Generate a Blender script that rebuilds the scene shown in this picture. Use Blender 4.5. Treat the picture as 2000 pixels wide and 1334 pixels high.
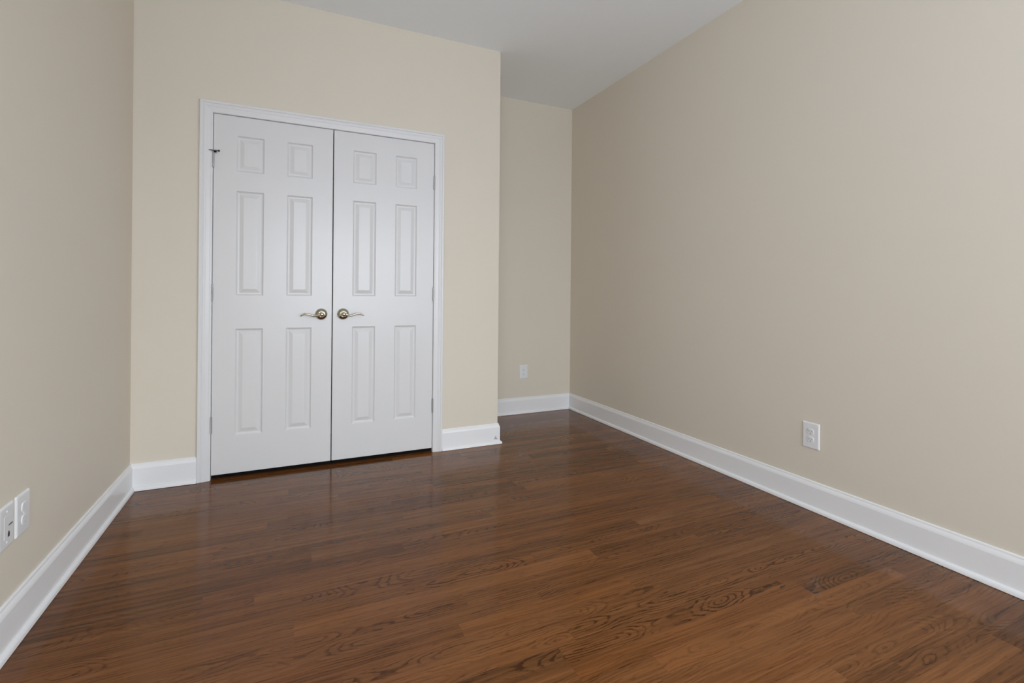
import bpy, math, random
from mathutils import Matrix, Vector

scene = bpy.context.scene
for _o in list(bpy.data.objects):
    bpy.data.objects.remove(_o)
COL = scene.collection

# ------------------------------------------------------------------ room measures (metres)
W_ROOM = 3.1359      # left wall to right wall
X_CORNER = 2.1067    # outer corner of the closet wall
D_ALC = 0.7123       # depth of the alcove beside the closet
Y_BACK = -5.60       # wall behind the camera (with the window)
H = 2.7712
BASE_H = 0.1425
LEFT_A = math.radians(0.3434)   # the left wall is very slightly out of square

# ------------------------------------------------------------------ camera
def make_camera():
    f, yaw, roll, py = 951.108, math.radians(24.5828), math.radians(0.5097), 573.348
    cd = bpy.data.cameras.new('camera')
    cd.sensor_fit = 'HORIZONTAL'
    cd.sensor_width = 36.0
    cd.lens = f / 2000.0 * 36.0
    cd.shift_y = (py - 667.0) / 2000.0
    cd.clip_start = 0.02
    co = bpy.data.objects.new('camera', cd)
    COL.objects.link(co)
    fw = Vector((math.sin(yaw), math.cos(yaw), 0))
    rt = Vector((math.cos(yaw), -math.sin(yaw), 0))
    up = Vector((0, 0, 1))
    c, s = math.cos(roll), math.sin(roll)
    r2 = c * rt + s * up
    u2 = -s * rt + c * up
    m = Matrix((r2, u2, -fw)).transposed().to_4x4()
    m.translation = Vector((0.7583, -3.1767, 1.0608))
    co.matrix_world = m
    scene.camera = co
make_camera()

# ------------------------------------------------------------------ daylight and exposure
# sky and ground seen through the windows; each side of the house has its own brightness
SKY = {'back': 10.3, 'left': 1.6, 'right': 9.9}
GROUND = {'back': 7.2, 'left': 5.2, 'right': 2.0}
SKY_TINT = (0.92, 0.998, 1.085)
GROUND_TINT = (0.895, 0.998, 1.15)
def make_world():
    world = bpy.data.worlds.new('daylight')
    scene.world = world
    world.use_nodes = True
    t = world.node_tree
    bg = t.nodes['Background']
    tc = t.nodes.new('ShaderNodeTexCoord')
    sp = t.nodes.new('ShaderNodeSeparateXYZ')
    t.links.new(tc.outputs['Generated'], sp.inputs[0])
    def mt(op, a, b):
        n = t.nodes.new('ShaderNodeMath'); n.operation = op
        for i, v in enumerate((a, b)):
            if isinstance(v, (int, float)):
                n.inputs[i].default_value = v
            else:
                t.links.new(v, n.inputs[i])
        return n.outputs[0]
    x, y, z = sp.outputs[0], sp.outputs[1], sp.outputs[2]
    h2 = mt('MAXIMUM', mt('ADD', mt('MULTIPLY', x, x), mt('MULTIPLY', y, y)), 1e-4)
    def sq(v, sgn):
        m = mt('MAXIMUM', mt('MULTIPLY', v, sgn), 0.0)
        return mt('DIVIDE', mt('MULTIPLY', m, m), h2)
    wts = {'back': sq(y, -1.0), 'left': sq(x, -1.0), 'right': sq(x, 1.0)}
    def total(d):
        o = 0.0
        for k, w in wts.items():
            o = mt('ADD', mt('MULTIPLY', w, d[k]), o)
        return o
    mr = t.nodes.new('ShaderNodeMapRange'); mr.interpolation_type = 'SMOOTHSTEP'
    t.links.new(z, mr.inputs['Value'])
    mr.inputs['From Min'].default_value = -0.03
    mr.inputs['From Max'].default_value = 0.08
    up = mr.outputs['Result']
    sk, gr = mt('MULTIPLY', total(SKY), up), mt('MULTIPLY', total(GROUND), mt('SUBTRACT', 1.0, up))
    def tint(v, c):
        n = t.nodes.new('ShaderNodeVectorMath'); n.operation = 'SCALE'
        n.inputs[0].default_value = c
        t.links.new(v, n.inputs['Scale'])
        return n.outputs[0]
    ad = t.nodes.new('ShaderNodeVectorMath'); ad.operation = 'ADD'
    t.links.new(tint(sk, SKY_TINT), ad.inputs[0])
    t.links.new(tint(gr, GROUND_TINT), ad.inputs[1])
    t.links.new(ad.outputs[0], bg.inputs['Color'])
    bg.inputs['Strength'].default_value = 1.0
make_world()

# window openings: wall, span along the wall, sill, head
WINDOWS = [('back', 0.45, 2.70, 0.50, 2.25), ('left', -5.20, -3.70, 0.50, 2.25), ('right', -5.20, -3.70, 0.50, 2.25)]  # left and right windows are added out of view to even the light
def portals():
    for side, a, b, z0, z1 in WINDOWS:
        l = bpy.data.lights.new('window_daylight', 'AREA')
        l.shape = 'RECTANGLE'
        l.size = b - a
        l.size_y = z1 - z0
        l.cycles.is_portal = True
        o = bpy.data.objects.new('window_daylight', l)
        COL.objects.link(o)
        m, zc = (a + b) / 2, (z0 + z1) / 2
        if side == 'back':
            o.location, rz = (m, Y_BACK - 0.07, zc), 0
        elif side == 'left':
            o.location, rz = (-0.07 + 0.03, m, zc), -90
        else:
            o.location, rz = (W_ROOM + 0.07, m, zc), 90
        o.rotation_euler = (math.radians(90), 0, math.radians(rz))
portals()

scene.view_settings.view_transform = 'Standard'
scene.view_settings.look = 'None'
scene.view_settings.gamma = 1.0
scene.view_settings.use_curve_mapping = False
scene.view_settings.exposure = 0.0
scene.cycles.use_denoising = True
scene.cycles.max_bounces = 16
scene.cycles.diffuse_bounces = 12
scene.cycles.glossy_bounces = 6
scene.cycles.sample_clamp_indirect = 8.0

# ------------------------------------------------------------------ materials
def lin(c):
    return tuple((x / 12.92 if x <= 0.04045 else ((x + 0.055) / 1.055) ** 2.4) for x in c)

class NT:
    def __init__(self, name):
        self.m = bpy.data.materials.new(name)
        self.m.use_nodes = True
        self.t = self.m.node_tree
        self.b = self.t.nodes['Principled BSDF']
    def n(self, typ, **kw):
        nd = self.t.nodes.new(typ)
        for k, v in kw.items():
            setattr(nd, k, v)
        return nd
    def l(self, a, b):
        self.t.links.new(a, b)
    def _in(self, sock, v):
        if hasattr(v, 'is_linked') or isinstance(v, bpy.types.NodeSocket):
            self.l(v, sock)
        else:
            sock.default_value = v
    def math(self, op, a, b=0.0, c=None):
        nd = self.n('ShaderNodeMath', operation=op)
        self._in(nd.inputs[0], a)
        self._in(nd.inputs[1], b)
        if c is not None:
            self._in(nd.inputs[2], c)
        return nd.outputs[0]
    def xyz(self, x, y, z):
        nd = self.n('ShaderNodeCombineXYZ')
        for i, v in enumerate((x, y, z)):
            self._in(nd.inputs[i], v)
        return nd.outputs[0]
    def noise(self, vec, scale=1.0, detail=2.0, rough=0.5):
        nd = self.n('ShaderNodeTexNoise')
        self.l(vec, nd.inputs['Vector'])
        nd.inputs['Scale'].default_value = scale
        nd.inputs['Detail'].default_value = detail
        nd.inputs['Roughness'].default_value = rough
        return nd.outputs['Fac']
    def smooth(self, v, a, b, lo=0.0, hi=1.0):
        nd = self.n('ShaderNodeMapRange', interpolation_type='SMOOTHSTEP')
        self._in(nd.inputs['Value'], v)
        nd.inputs['From Min'].default_value = a
        nd.inputs['From Max'].default_value = b
        nd.inputs['To Min'].default_value = lo
        nd.inputs['To Max'].default_value = hi
        return nd.outputs['Result']
    def mix(self, f, a, b):
        nd = self.n('ShaderNodeMix', data_type='RGBA', clamp_factor=False)
        self._in(nd.inputs['Factor'], f)
        for s, v in ((nd.inputs['A'], a), (nd.inputs['B'], b)):
            pass
        ia = [i for i in nd.inputs if i.name == 'A' and i.type == 'RGBA'][0]
        ib = [i for i in nd.inputs if i.name == 'B' and i.type == 'RGBA'][0]
        self._in(ia, a if not isinstance(a, tuple) else (*a[:3], 1))
        self._in(ib, b if not isinstance(b, tuple) else (*b[:3], 1))
        return [o for o in nd.outputs if o.type == 'RGBA'][0]

def paint(name, col, rough, bump=0.0, scale=220.0, spec=0.5, var=0.012):
    k = NT(name)
    tc = k.n('ShaderNodeTexCoord').outputs['Object']
    nz = k.noise(tc, 3.0, 3.0)
    dark = tuple(c * (1 - var) for c in col)
    lite = tuple(c * (1 + var) for c in col)
    k.l(k.mix(nz, dark, lite), k.b.inputs['Base Color'])
    k.b.inputs['Roughness'].default_value = rough
    k.b.inputs['Specular IOR Level'].default_value = spec
    if bump:
        b = k.n('ShaderNodeBump')
        b.inputs['Strength'].default_value = bump
        b.inputs['Distance'].default_value = 0.001
        k.l(k.noise(tc, scale, 3.0), b.inputs['Height'])
        k.l(b.outputs['Normal'], k.b.inputs['Normal'])
    return k.m

def metal(name, col, rough):
    k = NT(name)
    tc = k.n('ShaderNodeTexCoord').outputs['Object']
    nz = k.noise(tc, 40.0, 2.0)
    k.b.inputs['Base Color'].default_value = (*col, 1)
    k.b.inputs['Metallic'].default_value = 1.0
    k.l(k.smooth(nz, 0.2, 0.8, rough * 0.85, rough * 1.15), k.b.inputs['Roughness'])
    return k.m

def wood_floor():
    k = NT('stained_oak')
    uv = k.n('ShaderNodeUVMap', uv_map='UVMap').outputs['UV']
    sp = k.n('ShaderNodeSeparateXYZ')
    k.l(uv, sp.inputs[0])
    u, v = sp.outputs['X'], sp.outputs['Y']
    at = k.n('ShaderNodeAttribute', attribute_name='board')
    ss = k.n('ShaderNodeSeparateColor')
    k.l(at.outputs['Color'], ss.inputs[0])
    tone, heart, depth = ss.outputs[0], ss.outputs[1], ss.outputs[2]
    # growth rings of a flat-sawn board: distance from the pith, sliced by the board face
    a2 = k.n('ShaderNodeAttribute', attribute_name='grain')
    s2 = k.n('ShaderNodeSeparateColor')
    k.l(a2.outputs['Color'], s2.inputs[0])
    ringy, warm = s2.outputs[0], s2.outputs[1]
    low = k.noise(k.xyz(k.math('MULTIPLY', u, 1.9), k.math('MULTIPLY', v, 3.0), 0.0), 1.0, 1.0)
    wob = k.noise(k.xyz(k.math('MULTIPLY', u, 14.0), k.math('MULTIPLY', v, 60.0), 3.0), 1.0, 4.0, 0.6)
    drift = k.noise(k.xyz(k.math('MULTIPLY', u, 3.0), k.math('MULTIPLY', v, 14.0), 5.0), 1.0, 2.0)
    vc = k.math('MULTIPLY', k.math('SUBTRACT', heart, 0.5), 0.22)
    dv = k.math('SUBTRACT', v, vc)
    dv = k.math('ADD', dv, k.math('MULTIPLY', k.math('SUBTRACT', low, 0.5), 0.03))
    hh = k.math('ADD', k.math('MULTIPLY', depth, 0.05), k.math('MULTIPLY', k.math('SUBTRACT', low, 0.5), 0.30))
    r = k.math('SQRT', k.math('ADD', k.math('MULTIPLY', dv, dv), k.math('MULTIPLY', hh, hh)))
    ph = k.math('ADD', k.math('MULTIPLY', r, 95.0), k.math('ADD', k.math('MULTIPLY', wob, 1.5), k.math('MULTIPLY', drift, 2.2)))
    fr = k.math('FRACT', ph)
    up = k.smooth(fr, 0.0, 0.10)
    dn = k.smooth(fr, 0.16, 0.48, 1.0, 0.0)
    ring = k.math('MULTIPLY', up, dn)
    patch = k.noise(k.xyz(k.math('MULTIPLY', u, 4.0), k.math('MULTIPLY', v, 22.0), 9.0), 1.0, 3.0, 0.6)
    ring = k.math('MULTIPLY', ring, k.smooth(patch, 0.36, 0.60, 0.10, 1.0))
    # open pores: short dark dashes along the grain
    pore = k.noise(k.xyz(k.math('MULTIPLY', u, 18.0), k.math('MULTIPLY', v, 330.0), 1.0), 1.0, 2.0, 0.6)
    pore = k.smooth(pore, 0.54, 0.72)
    # broad streaks of stain along the board
    st = k.noise(k.xyz(k.math('MULTIPLY', u, 1.8), k.math('MULTIPLY', v, 62.0), 7.0), 1.0, 4.0, 0.62)
    st = k.smooth(st, 0.30, 0.70)
    thin = k.noise(k.xyz(k.math('MULTIPLY', u, 3.0), k.math('MULTIPLY', v, 190.0), 21.0), 1.0, 2.0, 0.5)
    thin = k.smooth(thin, 0.58, 0.72)
    fig = k.noise(k.xyz(k.math('MULTIPLY', u, 13.0), k.math('MULTIPLY', v, 80.0), 12.0), 1.0, 3.0, 0.65)
    fig = k.smooth(fig, 0.56, 0.70)
    blot = k.noise(k.xyz(k.math('MULTIPLY', u, 4.0), k.math('MULTIPLY', v, 20.0), 15.0), 1.0, 2.0)
    blot = k.smooth(blot, 0.35, 0.7)
    d = k.math('MULTIPLY', ring, k.math('MULTIPLY_ADD', ringy, 0.90, 0.06))
    d = k.math('ADD', d, k.math('MULTIPLY', pore, 0.10))
    d = k.math('ADD', d, k.math('MULTIPLY', st, 0.48))
    d = k.math('ADD', d, k.math('MULTIPLY', fig, 0.30))
    d = k.math('ADD', d, k.math('MULTIPLY', blot, 0.16))
    d = k.math('SUBTRACT', d, k.math('MULTIPLY', thin, 0.30))
    d = k.math('ADD', d, k.math('MULTIPLY', k.math('SUBTRACT', tone, 0.5), 0.60))
    d = k.math('MINIMUM', k.math('MAXIMUM', d, -0.15), 1.0)
    lite = k.mix(warm, LITE_A, LITE_B)
    col = k.mix(d, lite, DARK)
    k.l(col, k.b.inputs['Base Color'])
    k.l(k.smooth(pore, 0.0, 1.0, 0.12, 0.20), k.b.inputs['Roughness'])
    k.b.inputs['Specular IOR Level'].default_value = 0.24
    k.b.inputs['Specular Tint'].default_value = (1.0, 0.88, 0.78, 1)
    b = k.n('ShaderNodeBump')
    b.inputs['Strength'].default_value = 0.07
    b.inputs['Distance'].default_value = 0.0006
    b.invert = True
    k.l(k.math('ADD', k.math('MULTIPLY', pore, 0.6), k.math('MULTIPLY', blot, 0.5)), b.inputs['Height'])
    k.l(b.outputs['Normal'], k.b.inputs['Normal'])
    return k.m

LITE_A = (0.196, 0.072, 0.0200)
LITE_B = (0.202, 0.081, 0.0260)
DARK = (0.050, 0.0158, 0.0030)

M = {}
M['wall'] = paint('beige_wall_paint', (0.705, 0.649, 0.552), 0.62, 0.06, 260, 0.3)
M['ceiling'] = paint('flat_white_ceiling_paint', (0.90, 0.95, 0.985), 0.9, 0.05, 200, 0.2)
M['trim'] = paint('semigloss_white_trim_paint', (0.83, 0.832, 0.84), 0.32, 0.0)
M['casing'] = paint('semigloss_white_casing_paint', (0.745, 0.745, 0.75), 0.32, 0.0)
M['door'] = paint('semigloss_white_door_paint', (0.71, 0.707, 0.707), 0.30, 0.05, 130)
M['plastic'] = paint('white_wall_plate_plastic', (0.78, 0.79, 0.80), 0.3)
M['slot'] = paint('dark_socket_opening', (0.03, 0.03, 0.032), 0.5)
M['slot_grey'] = paint('grey_socket_opening', (0.16, 0.16, 0.16), 0.5)
M['chip'] = paint('scuffed_grey_paint', (0.42, 0.42, 0.45), 0.5)
M['rubber_and_shade'] = paint('black_rubber_and_gap_shade', (0.006, 0.005, 0.005), 0.8, spec=0.1)  # stop bumper, and the black shade strip added under the doors
M['gap'] = paint('dark_subfloor', (0.012, 0.006, 0.004), 0.8)
M['steel'] = metal('satin_nickel_hinge', (0.42, 0.42, 0.42), 0.42)
M['dark_steel'] = metal('dull_steel', (0.20, 0.20, 0.20), 0.4)
M['brass'] = metal('polished_antique_brass', (0.50, 0.455, 0.355), 0.10)
M['slot_pale'] = paint('pale_grey_socket_opening', (0.50, 0.50, 0.50), 0.5)
M['floor'] = wood_floor()

# ------------------------------------------------------------------ mesh helpers
class MB:
    def __init__(self):
        self.v, self.f, self.s = [], [], []
    def add(self, verts, faces, slot=0):
        o = len(self.v)
        self.v += [tuple(p) for p in verts]
        self.f += [tuple(i + o for i in f) for f in faces]
        self.s += [slot] * len(faces)
    def box(self, x0, x1, y0, y1, z0, z1, slot=0):
        vs = [(x, y, z) for z in (z0, z1) for y in (y0, y1) for x in (x0, x1)]
        self.add(vs, [(0, 2, 3, 1), (4, 5, 7, 6), (0, 1, 5, 4), (2, 6, 7, 3), (0, 4, 6, 2), (1, 3, 7, 5)], slot)
    def loops(self, rings, cap0=True, cap1=True, closed=True, slot=0):
        """rings: list of equally long vertex loops joined one to the next"""
        n = len(rings[0])
        vs = [p for r in rings for p in r]
        fs = []
        for a in range(len(rings) - 1):
            for i in range(n if closed else n - 1):
                j = (i + 1) % n
                fs.append((a * n + i, a * n + j, (a + 1) * n + j, (a + 1) * n + i))
        if cap0:
            fs.append(tuple(range(n - 1, -1, -1)))
        if cap1:
            fs.append(tuple((len(rings) - 1) * n + i for i in range(n)))
        self.add(vs, fs, slot)
    def cyl(self, c, r, h, axis, n=24, slot=0, bev=0.0):
        """cylinder from c along axis ('x','y','z'), optional bevelled ends"""
        prof = [(r - bev, 0), (r, bev), (r, h - bev), (r - bev, h)] if bev else [(r, 0), (r, h)]
        self.lathe(c, prof, axis, n, slot)
    def lathe(self, c, prof, axis, n=32, slot=0):
        rings = []
        for (r, t) in prof:
            ring = []
            for i in range(n):
                a = 2 * math.pi * i / n
                p, q = r * math.cos(a), r * math.sin(a)
                d = {'x': (t, p, q), 'y': (p, t, q), 'z': (p, q, t)}[axis]
                ring.append((c[0] + d[0], c[1] + d[1], c[2] + d[2]))
            rings.append(ring)
        self.loops(rings, slot=slot)
    def build(self, name, mats, parent=None, smooth=None):
        me = bpy.data.meshes.new(name)
        me.from_pydata(self.v, [], self.f)
        mats = mats if isinstance(mats, (list, tuple)) else [mats]
        for m in mats:
            me.materials.append(m)
        for p, s in zip(me.polygons, self.s):
            p.material_index = s
        import bmesh
        bm = bmesh.new()
        bm.from_mesh(me)
        bmesh.ops.recalc_face_normals(bm, faces=bm.faces)
        if smooth is not None:
            lim = math.radians(smooth)
            for f in bm.faces:
                f.smooth = True
            for e in bm.edges:
                if len(e.link_faces) == 2 and e.calc_face_angle(0) > lim:
                    e.smooth = False
        bm.to_mesh(me)
        bm.free()
        o = bpy.data.objects.new(name, me)
        COL.objects.link(o)
        if parent:
            o.parent = parent
        return o

def tag(o, label, cat, kind=None, group=None):
    o['label'] = label
    o['category'] = cat
    if kind:
        o['kind'] = kind
    if group:
        o['group'] = group
    return o

def empty(name, loc=(0, 0, 0), rz=0.0):
    o = bpy.data.objects.new(name, None)
    COL.objects.link(o)
    o.location = loc
    o.rotation_euler = (0, 0, rz)
    o.empty_display_size = 0.05
    return o

# ------------------------------------------------------------------ floor of stained oak boards
def make_floor():
    rng = random.Random(11)
    mb = MB()
    mb.box(-0.2, W_ROOM + 0.2, Y_BACK - 0.2, D_ALC + 0.2, -0.10, -0.004, 1)
    w, g = 0.0725, 0.00016
    uvs, tones, grains = [None] * len(mb.f), [None] * len(mb.f), [None] * len(mb.f)
    x_lo, x_hi = -0.05, W_ROOM + 0.05
    joints = {-12: [0.30, 1.14, 1.66], -13: [0.78, 1.90], -14: [0.78, 1.32, 2.4], -15: [1.565, 2.6], -18: [0.45, 1.565],
              -17: [0.9, 2.0], -19: [0.3, 1.50, 2.42], -1: [0.76, 1.9], -8: [1.2, 2.02]}
    special = {}   # (row, number of the board in it) -> (heart, depth, ring strength)
    special[(-12, 2)] = (0.50, 0.10, 0.95)
    special[(-19, 2)] = (0.50, 0.0, 1.0)
    special[(-18, 2)] = (0.43, 0.1, 0.8)
    special[(-14, 1)] = (0.50, 0.15, 0.7)
    row0 = math.floor((Y_BACK - 0.1 + 0.6025) / w)
    row1 = math.ceil((D_ALC + 0.1 + 0.6025) / w)
    for r in range(row0, row1):
        y0 = -0.6025 + r * w
        cuts = joints.get(r)
        if cuts is None:
            cuts, x = [], x_lo + rng.uniform(0.1, 0.9)
            while x < x_hi:
                cuts.append(x)
                x += rng.uniform(0.45, 1.35)
        xs = [x_lo] + list(cuts) + [x_hi]
        for i in range(len(xs) - 1):
            a, b = xs[i] + 0.00012, xs[i + 1] - 0.00012
            ya, yb = y0 + g, y0 + w - g
            if r == -1 and i == 1:
                yb -= 0.0016          # the one board seam that has opened up in front of the doors
            mb.add([(a, ya, 0), (b, ya, 0), (b, yb, 0), (a, yb, 0)], [(0, 1, 2, 3)], 0)
            ou = rng.uniform(0, 60)
            L = b - a
            flip = rng.random() < 0.5
            q = [(0, -w / 2), (L, -w / 2), (L, w / 2), (0, w / 2)]
            if flip:
                q = [(L - x, -y) for x, y in q]
            uvs.append([(x + ou, y) for x, y in q])
            tone = min(1, max(0, rng.gauss(0.5, 0.24)))
            kind = rng.random()
            if kind < 0.40:
                heart, depth, ringy = rng.uniform(0.42, 0.58), rng.uniform(0.0, 0.5), rng.uniform(0.25, 0.7)
            else:
                heart, depth, ringy = rng.choice((rng.uniform(0.0, 0.3), rng.uniform(0.7, 1.0))), rng.uniform(0.2, 1), rng.uniform(0.15, 0.5)
            if (r, i) in special:
                heart, depth, ringy = special[(r, i)]
                tone = 0.42
            tones.append((tone, heart, depth, 1))
            grains.append((ringy, rng.random(), 0, 1))
    me = bpy.data.meshes.new('floor')
    me.from_pydata(mb.v, [], mb.f)
    me.materials.append(M['floor'])
    me.materials.append(M['gap'])
    for p, s in zip(me.polygons, mb.s):
        p.material_index = s
    uvl = me.uv_layers.new(name='UVMap')
    ca = me.color_attributes.new('board', 'FLOAT_COLOR', 'CORNER')
    cb = me.color_attributes.new('grain', 'FLOAT_COLOR', 'CORNER')
    uvl, ca, cb = me.uv_layers['UVMap'], me.color_attributes['board'], me.color_attributes['grain']
    for p in me.polygons:
        for j, li in enumerate(p.loop_indices):
            if uvs[p.index] is not None:
                uvl.data[li].uv = uvs[p.index][j]
                ca.data[li].color = tones[p.index]
                cb.data[li].color = grains[p.index]
    o = bpy.data.objects.new('floor', me)
    COL.objects.link(o)
    tag(o, 'dark brown stained oak strip floor with satin finish', 'floor', 'structure')
make_floor()

# ------------------------------------------------------------------ ceiling and walls
XL, XM, XR = 0.3668, 0.9980, 1.6324       # door edges: left hinge side, meeting line, right hinge side
DZ0, DZ1 = 0.0253, 2.0553                 # door bottom and top
OP_X0, OP_X1, OP_Z = XL - 0.022, XR + 0.022, DZ1 + 0.022   # rough opening (jamb fills the rest)
WT = 0.115

mb = MB(); mb.box(-0.2, W_ROOM + 0.2, Y_BACK - 0.2, D_ALC + 0.2, H, H + 0.1)
tag(mb.build('ceiling', M['ceiling']), 'flat off-white ceiling above the whole room', 'ceiling', 'structure')

def holed_wall(name, side):
    """wall on x<=0 ('left'), x>=W_ROOM ('right') or y<=Y_BACK ('back') with its window opening"""
    _, a, b, z0, z1 = [w for w in WINDOWS if w[0] == side][0]
    lo, hi = (-0.1, W_ROOM + 0.1) if side == 'back' else (Y_BACK - 0.1, D_ALC + 0.1)
    def bx(mb, p, q, u, v, near=0.0, far=0.12):
        if side == 'back':
            mb.box(p, q, Y_BACK - far, Y_BACK - near, u, v)
        elif side == 'left':
            mb.box(-far, -near, p, q, u, v)
        else:
            mb.box(W_ROOM + near, W_ROOM + far, p, q, u, v)
    mb = MB()
    bx(mb, lo, a, 0, H); bx(mb, b, hi, 0, H); bx(mb, a, b, 0, z0); bx(mb, a, b, z1, H)
    wall = mb.build(name, M['wall'])
    fr = MB()
    t, m, zm = 0.05, (a + b) / 2, (z0 + z1) / 2
    for p, q, u, v in ((a, a + t, z0, z1), (b - t, b, z0, z1), (a + t, b - t, z0, z0 + t), (a + t, b - t, z1 - t, z1),
                       (m - 0.03, m + 0.03, z0 + t, z1 - t), (a + t, m - 0.03, zm - 0.02, zm + 0.02), (m + 0.03, b - t, zm - 0.02, zm + 0.02)):
        bx(fr, p, q, u, v, 0.02, 0.06)
    n = {'back': 1, 'left': 2, 'right': 3}[side]
    win = fr.build('window_%d' % n, M['trim'])
    if side == 'left':
        wall.rotation_euler = win.rotation_euler = (0, 0, LEFT_A)
    return wall, win

o, w = holed_wall('wall_left', 'left')
tag(o, 'plain beige wall at left with two white wall plates', 'wall', 'structure')
tag(w, 'white framed window added in the left wall behind the viewer to even the light', 'window', 'structure')
o, w = holed_wall('wall_right', 'right')
tag(o, 'long plain beige wall at right with one outlet', 'wall', 'structure')
tag(w, 'white framed window added in the right wall behind the viewer to even the light', 'window', 'structure')
o, w = holed_wall('wall_back', 'back')
tag(o, 'beige wall with a wide window behind the viewer', 'wall', 'structure')
tag(w, 'wide white framed window in the end wall behind the viewer', 'window', 'structure')

mb = MB(); mb.box(-0.1, W_ROOM + 0.1, D_ALC, D_ALC + 0.1, 0, H)
tag(mb.build('wall_alcove', M['wall']), 'narrow beige wall at the back of the alcove beside the closet', 'wall', 'structure')

def closet_wall():
    mb = MB()
    def prism(poly):     # poly in x,z ; from y=0 back to WT
        mb.loops([[(x, 0.0, z) for x, z in poly], [(x, WT, z) for x, z in poly]])
    # one wall with the double-door opening; the outer end returns along the alcove
    x_in = X_CORNER - WT
    out = [(-0.03, 0), (OP_X0, 0), (OP_X0, OP_Z), (OP_X1, OP_Z), (OP_X1, 0), (X_CORNER, 0), (X_CORNER, H), (-0.03, H)]
    n = len(out)
    vs = [(x, 0.0, z) for x, z in out] + [(x, WT, z) for x, z in out]
    fs = [(0, 1, 2, 7), (2, 3, 6, 7), (3, 4, 5, 6)]
    bk = [tuple(i + n for i in reversed(f)) for f in fs]
    sd = [(i, (i + 1) % n, (i + 1) % n + n, i + n) for i in range(n) if i != 5]
    mb.add(vs, fs + bk + sd)
    mb.add([(X_CORNER, 0, 0), (X_CORNER, D_ALC, 0), (X_CORNER, D_ALC, H), (X_CORNER, 0, H),
            (x_in, WT, 0), (x_in, D_ALC, 0), (x_in, D_ALC, H), (x_in, WT, H)],
           [(0, 1, 2, 3), (7, 6, 5, 4)])
    return mb.build('wall_closet', M['wall'])
tag(closet_wall(), 'beige wall around the white double closet doors', 'wall', 'structure')

# ------------------------------------------------------------------ baseboards with shoe moulding
BASE_PROF = [(0, 0.0), (0.0145, 0.0), (0.0145, 0.116), (0.0128, 0.1225), (0.0105, 0.128), (0.0090, 0.1310),
             (0.0078, 0.1330), (0.0074, 0.1375), (0.0062, 0.1408), (0.0035, BASE_H), (0.0, BASE_H)]
SHOE_PROF = [(0.0145, 0.0018), (0.0275, 0.0018), (0.0272, 0.007), (0.0255, 0.0135), (0.0222, 0.0185), (0.0180, 0.0210), (0.0145, 0.0215)]

def run(mb, A, B, nrm, prof, ma, mbv):
    """moulding from A to B along the floor; nrm points into the room.
    ma/mbv: +1 mitred inside corner, -1 mitred outside corner, 0 square end"""
    A, B, nrm = Vector(A), Vector(B), Vector(nrm)
    d = (B - A).normalized()
    r0, r1 = [], []
    for off, z in prof:
        a = A + nrm * off + d * (off * ma)
        b = B + nrm * off - d * (off * mbv)
        r0.append((a.x, a.y, z)); r1.append((b.x, b.y, z))
    mb.loops([r0, r1])

def baseboard(name, A, B, nrm, ma, mb_, label):
    m1 = MB(); run(m1, A, B, nrm, BASE_PROF, ma, mb_)
    o = m1.build(name, M['trim'])
    m2 = MB(); run(m2, A, B, nrm, SHOE_PROF, ma, mb_)
    m2.build('shoe_moulding', M['trim'], o)
    tag(o, label, 'baseboard', 'structure')
    return o

CAS_W = 0.0635
CX0, CX1 = XL - 0.0025 - CAS_W, XR + 0.0025 + CAS_W      # outer edges of the casing
o = baseboard('baseboard_left', (0, Y_BACK), (0, 0), (1, 0), 1, 1, 'white baseboard running along the foot of the left wall')
o.rotation_euler = (0, 0, LEFT_A)
baseboard('baseboard_closet', (0, 0), (CX0, 0), (0, -1), 1, 0, 'short white baseboard between the left wall and the door casing')
bb = baseboard('baseboard_corner', (CX1, 0), (X_CORNER, 0), (0, -1), 0, -1, 'short white baseboard from the door casing to the outer wall corner')
baseboard('baseboard_return', (X_CORNER, 0), (X_CORNER, D_ALC), (1, 0), -1, 1, 'white baseboard on the hidden closet side of the alcove')
baseboard('baseboard_alcove', (X_CORNER, D_ALC), (W_ROOM, D_ALC), (0, -1), 1, 1, 'white baseboard across the back of the alcove under the small outlet')
baseboard('baseboard_right', (W_ROOM, D_ALC), (W_ROOM, Y_BACK), (-1, 0), 1, 1, 'long white baseboard along the foot of the right wall')
baseboard('baseboard_back', (W_ROOM, Y_BACK), (0, Y_BACK), (0, 1), 1, 1, 'white baseboard under the window behind the viewer')

# chipped grey patch on the baseboard by the outer corner
mb = MB()
pts = [(2.0745, 0.0335), (2.0860, 0.0350), (2.1010, 0.0320), (2.1030, 0.0350), (2.0960, 0.0410), (2.0925, 0.0500), (2.0885, 0.0580), (2.0850, 0.0540), (2.0800, 0.0440)]
mb.loops([[(x, -0.0146, z) for x, z in pts], [(x, -0.0151, z) for x, z in pts]])
c = mb.build('paint_chip', M['chip'], bb)
c['label'] = 'small grey chipped patch of paint'

# ------------------------------------------------------------------ door casing and jamb
CAS_PROF = [(0, 0), (0, 0.0155), (0.0025, 0.0180), (0.0125, 0.0180), (0.0155, 0.0150), (0.0175, 0.0142), (0.0200, 0.0152), (0.0245, 0.0158),
            (0.0290, 0.0145), (0.0345, 0.0118), (0.0520, 0.0100), (0.0565, 0.0105), (0.0605, 0.0095), (CAS_W, 0.0070), (CAS_W, 0)]
CZ = DZ1 + 0.0025 + CAS_W

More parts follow.
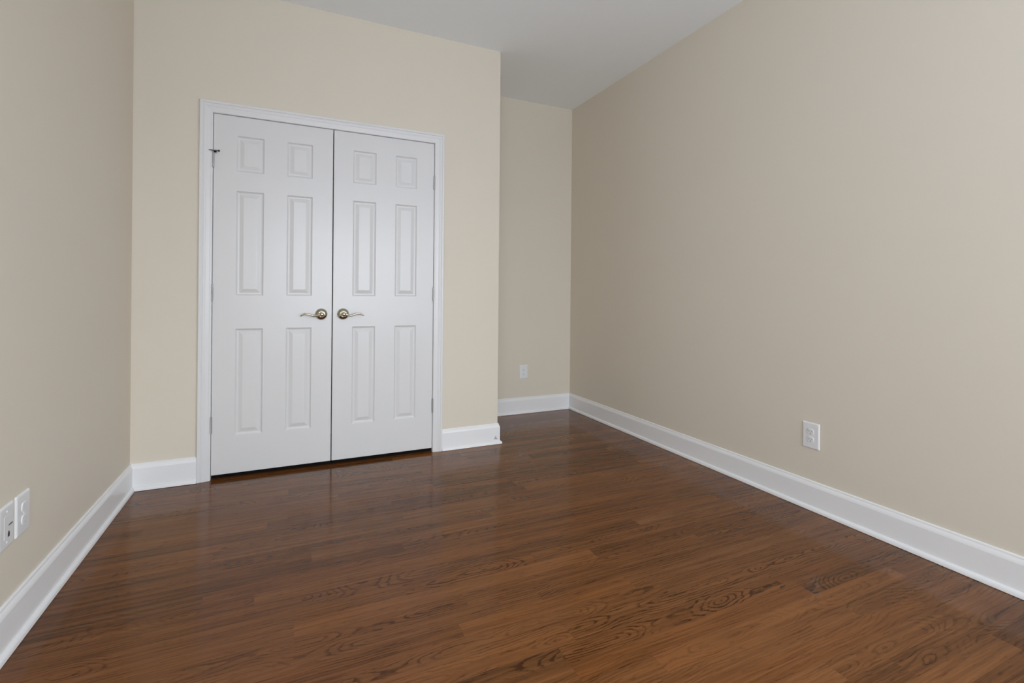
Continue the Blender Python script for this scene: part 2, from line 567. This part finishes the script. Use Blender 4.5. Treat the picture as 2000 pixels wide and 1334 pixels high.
def casing():
    t = empty('trim_1', ((XL + XR) / 2, 0, 0))
    inv = Matrix.Translation(t.location).inverted()
    def fin(mb, name):
        o = mb.build(name, M['casing'])
        o.parent = t
        o.matrix_parent_inverse = inv
    for s, xo in ((1, CX0), (-1, CX1)):
        mb = MB()
        mb.loops([[(xo + s * w, -th, 0.0) for w, th in CAS_PROF], [(xo + s * w, -th, CZ - w) for w, th in CAS_PROF]])
        fin(mb, 'side_casing')
    mb = MB()
    mb.loops([[(CX0 + w, -th, CZ - w) for w, th in CAS_PROF], [(CX1 - w, -th, CZ - w) for w, th in CAS_PROF]])
    fin(mb, 'head_casing')
    g = 0.0020
    mb = MB()
    mb.box(OP_X0, XL - g, 0.0, WT, 0.0, DZ1 + g)
    mb.box(XR + g, OP_X1, 0.0, WT, 0.0, DZ1 + g)
    mb.box(OP_X0, OP_X1, 0.0, WT, DZ1 + g, OP_Z)
    mb.box(XL - g, XL + 0.010, 0.038, 0.070, 0.0, DZ1 + g)       # door stops
    mb.box(XR - 0.010, XR + g, 0.038, 0.070, 0.0, DZ1 + g)
    mb.box(XL + 0.010, XR - 0.010, 0.038, 0.070, DZ1 - 0.010, DZ1 + g)
    fin(mb, 'door_jamb')
    tag(t, 'white moulded casing framing the double closet doors', 'door frame', 'structure')
casing()

# ------------------------------------------------------------------ closet doors
DW = XM - XL - 0.0012          # leaf width
DH = DZ1 - DZ0
ROWS = [(0.238 - DZ0, 0.846 - DZ0), (1.036 - DZ0, 1.632 - DZ0), (1.742 - DZ0, 1.946 - DZ0)]
COLS = [(0.1140, 0.2545), (DW - 0.2545, DW - 0.1140)]

def leaf_mesh():
    mb = MB()
    c = 0.0016
    xs = sorted([c, DW - c] + [v for p in COLS for v in p])
    zs = sorted([c, DH - c] + [v for p in ROWS for v in p])
    nx = len(xs)
    vs = [(x, 0.0, z) for z in zs for x in xs]
    fs = []
    for j in range(len(zs) - 1):
        for i in range(nx - 1):
            if i % 2 == 1 and j % 2 == 1:
                continue
            fs.append((j * nx + i, j * nx + i + 1, (j + 1) * nx + i + 1, (j + 1) * nx + i))
    # rim: outline vertices of the grid, in order
    nz = len(zs)
    rim = [i for i in range(nx)] + [j * nx + nx - 1 for j in range(1, nz)] + [(nz - 1) * nx + i for i in range(nx - 2, -1, -1)] + [j * nx for j in range(nz - 2, 0, -1)]
    def push(p):
        x, y, z = p
        return (0.0 if x <= c else DW if x >= DW - c else x, c, 0.0 if z <= c else DH if z >= DH - c else z)
    o1 = len(vs); vs += [push(vs[i]) for i in rim]
    o2 = len(vs); vs += [(vs[o1 + k][0], 0.035, vs[o1 + k][2]) for k in range(len(rim))]
    m = len(rim)
    for k in range(m):
        n = (k + 1) % m
        fs.append((rim[k], rim[n], o1 + n, o1 + k))
        fs.append((o1 + k, o1 + n, o2 + n, o2 + k))
    fs.append(tuple(o2 + k for k in range(m)))
    mb.add(vs, fs)
    return mb

PANEL_STEPS = [(0.0, 0.0), (0.0025, 0.0022), (0.0055, 0.0060), (0.0100, 0.0082), (0.0150, 0.0086), (0.0180, 0.0080), (0.0290, 0.0040), (0.0360, 0.0016), (0.0385, 0.0012)]
def panel_mesh(x0, x1, z0, z1):
    mb = MB()
    rings = []
    for ins, dep in PANEL_STEPS:
        rings.append([(x0 + ins, dep, z0 + ins), (x1 - ins, dep, z0 + ins), (x1 - ins, dep, z1 - ins), (x0 + ins, dep, z1 - ins)])
    mb.loops(rings, cap0=False)
    return mb

def lever_mesh(s):
    """lever pointing in x direction s; origin at the spindle on the door face"""
    mb = MB()
    # neck
    mb.lathe((0, 0, 0), [(0.0140, -0.014), (0.0128, -0.022), (0.0118, -0.030), (0.0122, -0.040), (0.0136, -0.0480), (0.0132, -0.0550), (0.0100, -0.0595), (0.0055, -0.0615), (0.0008, -0.0620)], 'y', 24)
    path = [(-0.004, -0.0005, 0.0092, 0.0070), (0.012, -0.0020, 0.0090, 0.0068), (0.026, -0.0052, 0.0074, 0.0062), (0.040, -0.0078, 0.0060, 0.0056),
            (0.053, -0.0060, 0.0056, 0.0052), (0.065, -0.0010, 0.0058, 0.0050), (0.077, 0.0026, 0.0060, 0.0048), (0.089, 0.0030, 0.0058, 0.0046),
            (0.100, 0.0008, 0.0050, 0.0044), (0.110, -0.0044, 0.0042, 0.0040), (0.1165, -0.0086, 0.0028, 0.0030), (0.1185, -0.0100, 0.0010, 0.0012)]
    rings = []
    n = 14
    for i, (x, z, hz, hy) in enumerate(path):
        a = path[max(0, i - 1)]; b = path[min(len(path) - 1, i + 1)]
        t = Vector((b[0] - a[0], 0, b[1] - a[1])).normalized()
        up = Vector((-t.z, 0, t.x))
        ring = []
        yc = -0.0500 + 0.004 * (i / len(path))
        for k in range(n):
            q = 2 * math.pi * k / n
            p = Vector((x, yc, z)) + up * (hz * math.sin(q)) + Vector((0, hy * math.cos(q), 0))
            ring.append((s * p.x, p.y, p.z))
        rings.append(ring)
    mb.loops(rings)
    return mb

def rosette_mesh():
    mb = MB()
    mb.lathe((0, 0, 0), [(0.0345, 0.0), (0.0350, -0.0025), (0.0346, -0.0050), (0.0328, -0.0085), (0.0300, -0.0118), (0.0262, -0.0146), (0.0222, -0.0166),
                         (0.0190, -0.0176), (0.0168, -0.0180), (0.0158, -0.0172), (0.0150, -0.0160)], 'y', 48)
    return mb

def hinge_mesh(s):
    """knuckle barrel of a butt hinge with a sliver of its leaves; s=-1 hinge on the left of the leaf"""
    mb = MB()
    h, r = 0.0890, 0.0058
    for k in range(5):
        mb.cyl((0, -0.0058, -h / 2 + k * h / 5 + 0.0004), r, h / 5 - 0.0008, 'z', 18, bev=0.0005)
    mb.cyl((0, -0.0058, -h / 2 - 0.0022), 0.0036, h + 0.0044, 'z', 14, bev=0.0008)
    mb.box(-0.0012, 0.0012, -0.004, 0.030, -h / 2, h / 2)
    return mb

def pin_stop():
    mb = MB()
    z = 0.049
    mb.cyl((0, -0.0058, z - 0.003), 0.0075, 0.006, 'z', 18, bev=0.0008)          # collar round the pin
    mb.box(-0.0075, 0.0, -0.020, -0.004, z - 0.004, z + 0.003)
    mb.cyl((0.004, -0.0140, z), 0.0036, 0.026, 'x', 14, bev=0.0006)              # arm over the door
    mb.cyl((-0.020, -0.0140, z + 0.001), 0.0026, 0.018, 'x', 12, bev=0.0005)     # arm over the casing
    return mb
def pin_stop_bumper():
    mb = MB()
    z = 0.049
    mb.cyl((0.0270, -0.0140, z), 0.0056, 0.0050, 'x', 16, bev=0.0010)
    mb.cyl((0.0060, -0.0140, z - 0.0062), 0.0052, 0.0110, 'x', 16, bev=0.0010)
    return mb

HINGE_Z = [0.309, 1.052, 1.796]

def make_door(name, label, x0, s):
    """s=+1: hinged at its left edge, lever near its right edge"""
    d = empty(name, (x0, 0, DZ0))
    leaf_mesh().build('door_leaf', M['door'], d)
    for (za, zb) in ROWS:
        for (xa, xb) in COLS:
            panel_mesh(xa, xb, za, zb).build('door_panel', M['door'], d)
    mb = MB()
    mb.box(0.001, DW - 0.001, 0.014, 0.020, 0.0040 - DZ0, 0.004)  # black strip added to darken the gap under the door
    sw = mb.build('door_gap_shade_strip', M['rubber_and_shade'], d)
    sw['label'] = 'black strip added as shade under the door'
    xh = DW - 0.0600 if s > 0 else 0.0600
    zh = 0.925 - DZ0
    hd = lever_mesh(-s).build('door_handle', M['brass'], d, smooth=50)
    hd.location = (xh, 0, zh)
    hd['label'] = 'pale brass wave-shaped lever'
    rosette_mesh().build('rosette', M['brass'], hd, smooth=40)
    for k, z in enumerate(HINGE_Z):
        hg = hinge_mesh(-s).build('hinge', M['steel'], d, smooth=40)
        hg.location = (-0.0014 if s > 0 else DW + 0.0014, 0, z - DZ0)
        hg['label'] = 'grey metal butt hinge'
        if s > 0 and k == 2:
            ps = pin_stop().build('hinge_pin_stop', M['dark_steel'], hg, smooth=40)
            ps['label'] = 'dark steel door stop on the hinge pin'
            pin_stop_bumper().build('stop_bumper', M['rubber_and_shade'], hg, smooth=40)
    tag(d, label, 'door', 'structure')
    return d
make_door('door_1', 'left white six-panel closet door with lever at its right edge and a pin stop on its top hinge', XL, 1)
make_door('door_2', 'right white six-panel closet door with lever at its left edge', XR - DW, -1)

# ------------------------------------------------------------------ wall plates (built facing -y, origin at the plate's centre on the wall)
def rrect(w, h, r, n=5):
    pts = []
    for cx, cz, a0 in ((w / 2 - r, h / 2 - r, 0), (-w / 2 + r, h / 2 - r, 90), (-w / 2 + r, -h / 2 + r, 180), (w / 2 - r, -h / 2 + r, 270)):
        for i in range(n + 1):
            a = math.radians(a0 + 90 * i / n)
            pts.append((cx + r * math.cos(a), cz + r * math.sin(a)))
    return pts

def plate_mesh(w, h):
    mb = MB()
    rings = []
    for ins, y in ((0.0, 0.0), (0.0, -0.0022), (0.0012, -0.0040), (0.0040, -0.0055), (0.0075, -0.0060)):
        rings.append([(x, y, z) for x, z in rrect(w - 2 * ins, h - 2 * ins, max(0.0012, 0.004 - ins * 0.4))])
    mb.loops(rings)
    return mb

def recept_mesh():
    """one socket face: circle with flattened top and bottom"""
    mb = MB()
    out = []
    for i in range(40):
        a = 2 * math.pi * i / 40
        out.append((0.0172 * math.cos(a), max(-0.0140, min(0.0140, 0.0172 * math.sin(a)))))
    mb.loops([[(x, -0.0058, z) for x, z in out], [(x, -0.0078, z) for x, z in out], [(x * 0.94, -0.0084, z * 0.94) for x, z in out]])
    return mb

def slots_mesh():
    mb = MB()
    mb.box(-0.0075, -0.0053, -0.0087, -0.0082, -0.0015, 0.0070)
    mb.box(0.0055, 0.0073, -0.0087, -0.0082, -0.0008, 0.0062)
    mb.cyl((0.0, -0.0087, -0.0078), 0.0026, 0.0005, 'y', 14)
    return mb

def screw_mesh():
    mb = MB()
    mb.lathe((0, 0, 0), [(0.0032, -0.0058), (0.0032, -0.0066), (0.0024, -0.0073), (0.0006, -0.0075)], 'y', 16)
    return mb

def outlet(label, loc, rz, w, h, slot='slot_grey'):
    t = empty('wall_outlet', loc, rz)
    plate_mesh(w, h).build('cover_plate', M['plastic'], t)
    for z in (0.0195, -0.0195):
        r = recept_mesh().build('socket', M['plastic'], t)
        r.location = (0, 0, z)
        sl = slots_mesh().build('socket_slots', M[slot], r)
        if slot == 'slot_grey':
            sl['label'] = 'dark grey plug slots'
    screw_mesh().build('screw', M['plastic'], t)
    tag(t, label, 'wall outlet', 'thing')
    return t

def data_plate(label, loc, rz, w, h):
    t = empty('data_wall_plate', loc, rz)
    plate_mesh(w, h).build('cover_plate', M['plastic'], t)
    mb = MB()
    mb.loops([[(x, y, z) for x, z in rrect(0.034 - i, 0.068 - i, 0.002)] for i, y in ((0, -0.0056), (0, -0.0062), (0.001, -0.0065))])
    mb.build('insert', M['plastic'], t)
    mb = MB()
    mb.box(0.0080, 0.0300, -0.0069, -0.0060, 0.0000, 0.0045)
    j = mb.build('jack', M['slot_grey'], t); j['label'] = 'wide dark jack slot'
    mb = MB()
    mb.box(0.0035, 0.0130, -0.0070, -0.0060, -0.0310, -0.0180)
    mb.box(0.0060, 0.0105, -0.0070, -0.0060, -0.0180, -0.0145)
    j = mb.build('jack', M['slot'], t); j['label'] = 'small black keyed jack'
    for z in (0.045, -0.045):
        s = screw_mesh().build('screw', M['plastic'], t)
        s.location = (0, 0, z)
    tag(t, label, 'wall plate', 'thing')
    return t

def on_left(y, z):
    return (math.sin(LEFT_A) * -y, y, z)
outlet('white duplex outlet low on the long right wall', (W_ROOM, -1.5890, 0.3655), math.radians(-90), 0.0860, 0.1290)
outlet('small white duplex outlet on the alcove back wall', (2.6555, D_ALC, 0.3675), 0.0, 0.0800, 0.1210)
outlet('white duplex outlet on the left wall, right of the plate with dark jacks', on_left(-1.1690, 0.3655), math.radians(90) + LEFT_A, 0.0860, 0.1270, 'slot_pale')
data_plate('white wall plate with two dark jacks, cut by the left picture edge', on_left(-1.2700, 0.3650), math.radians(90) + LEFT_A, 0.0860, 0.1270)
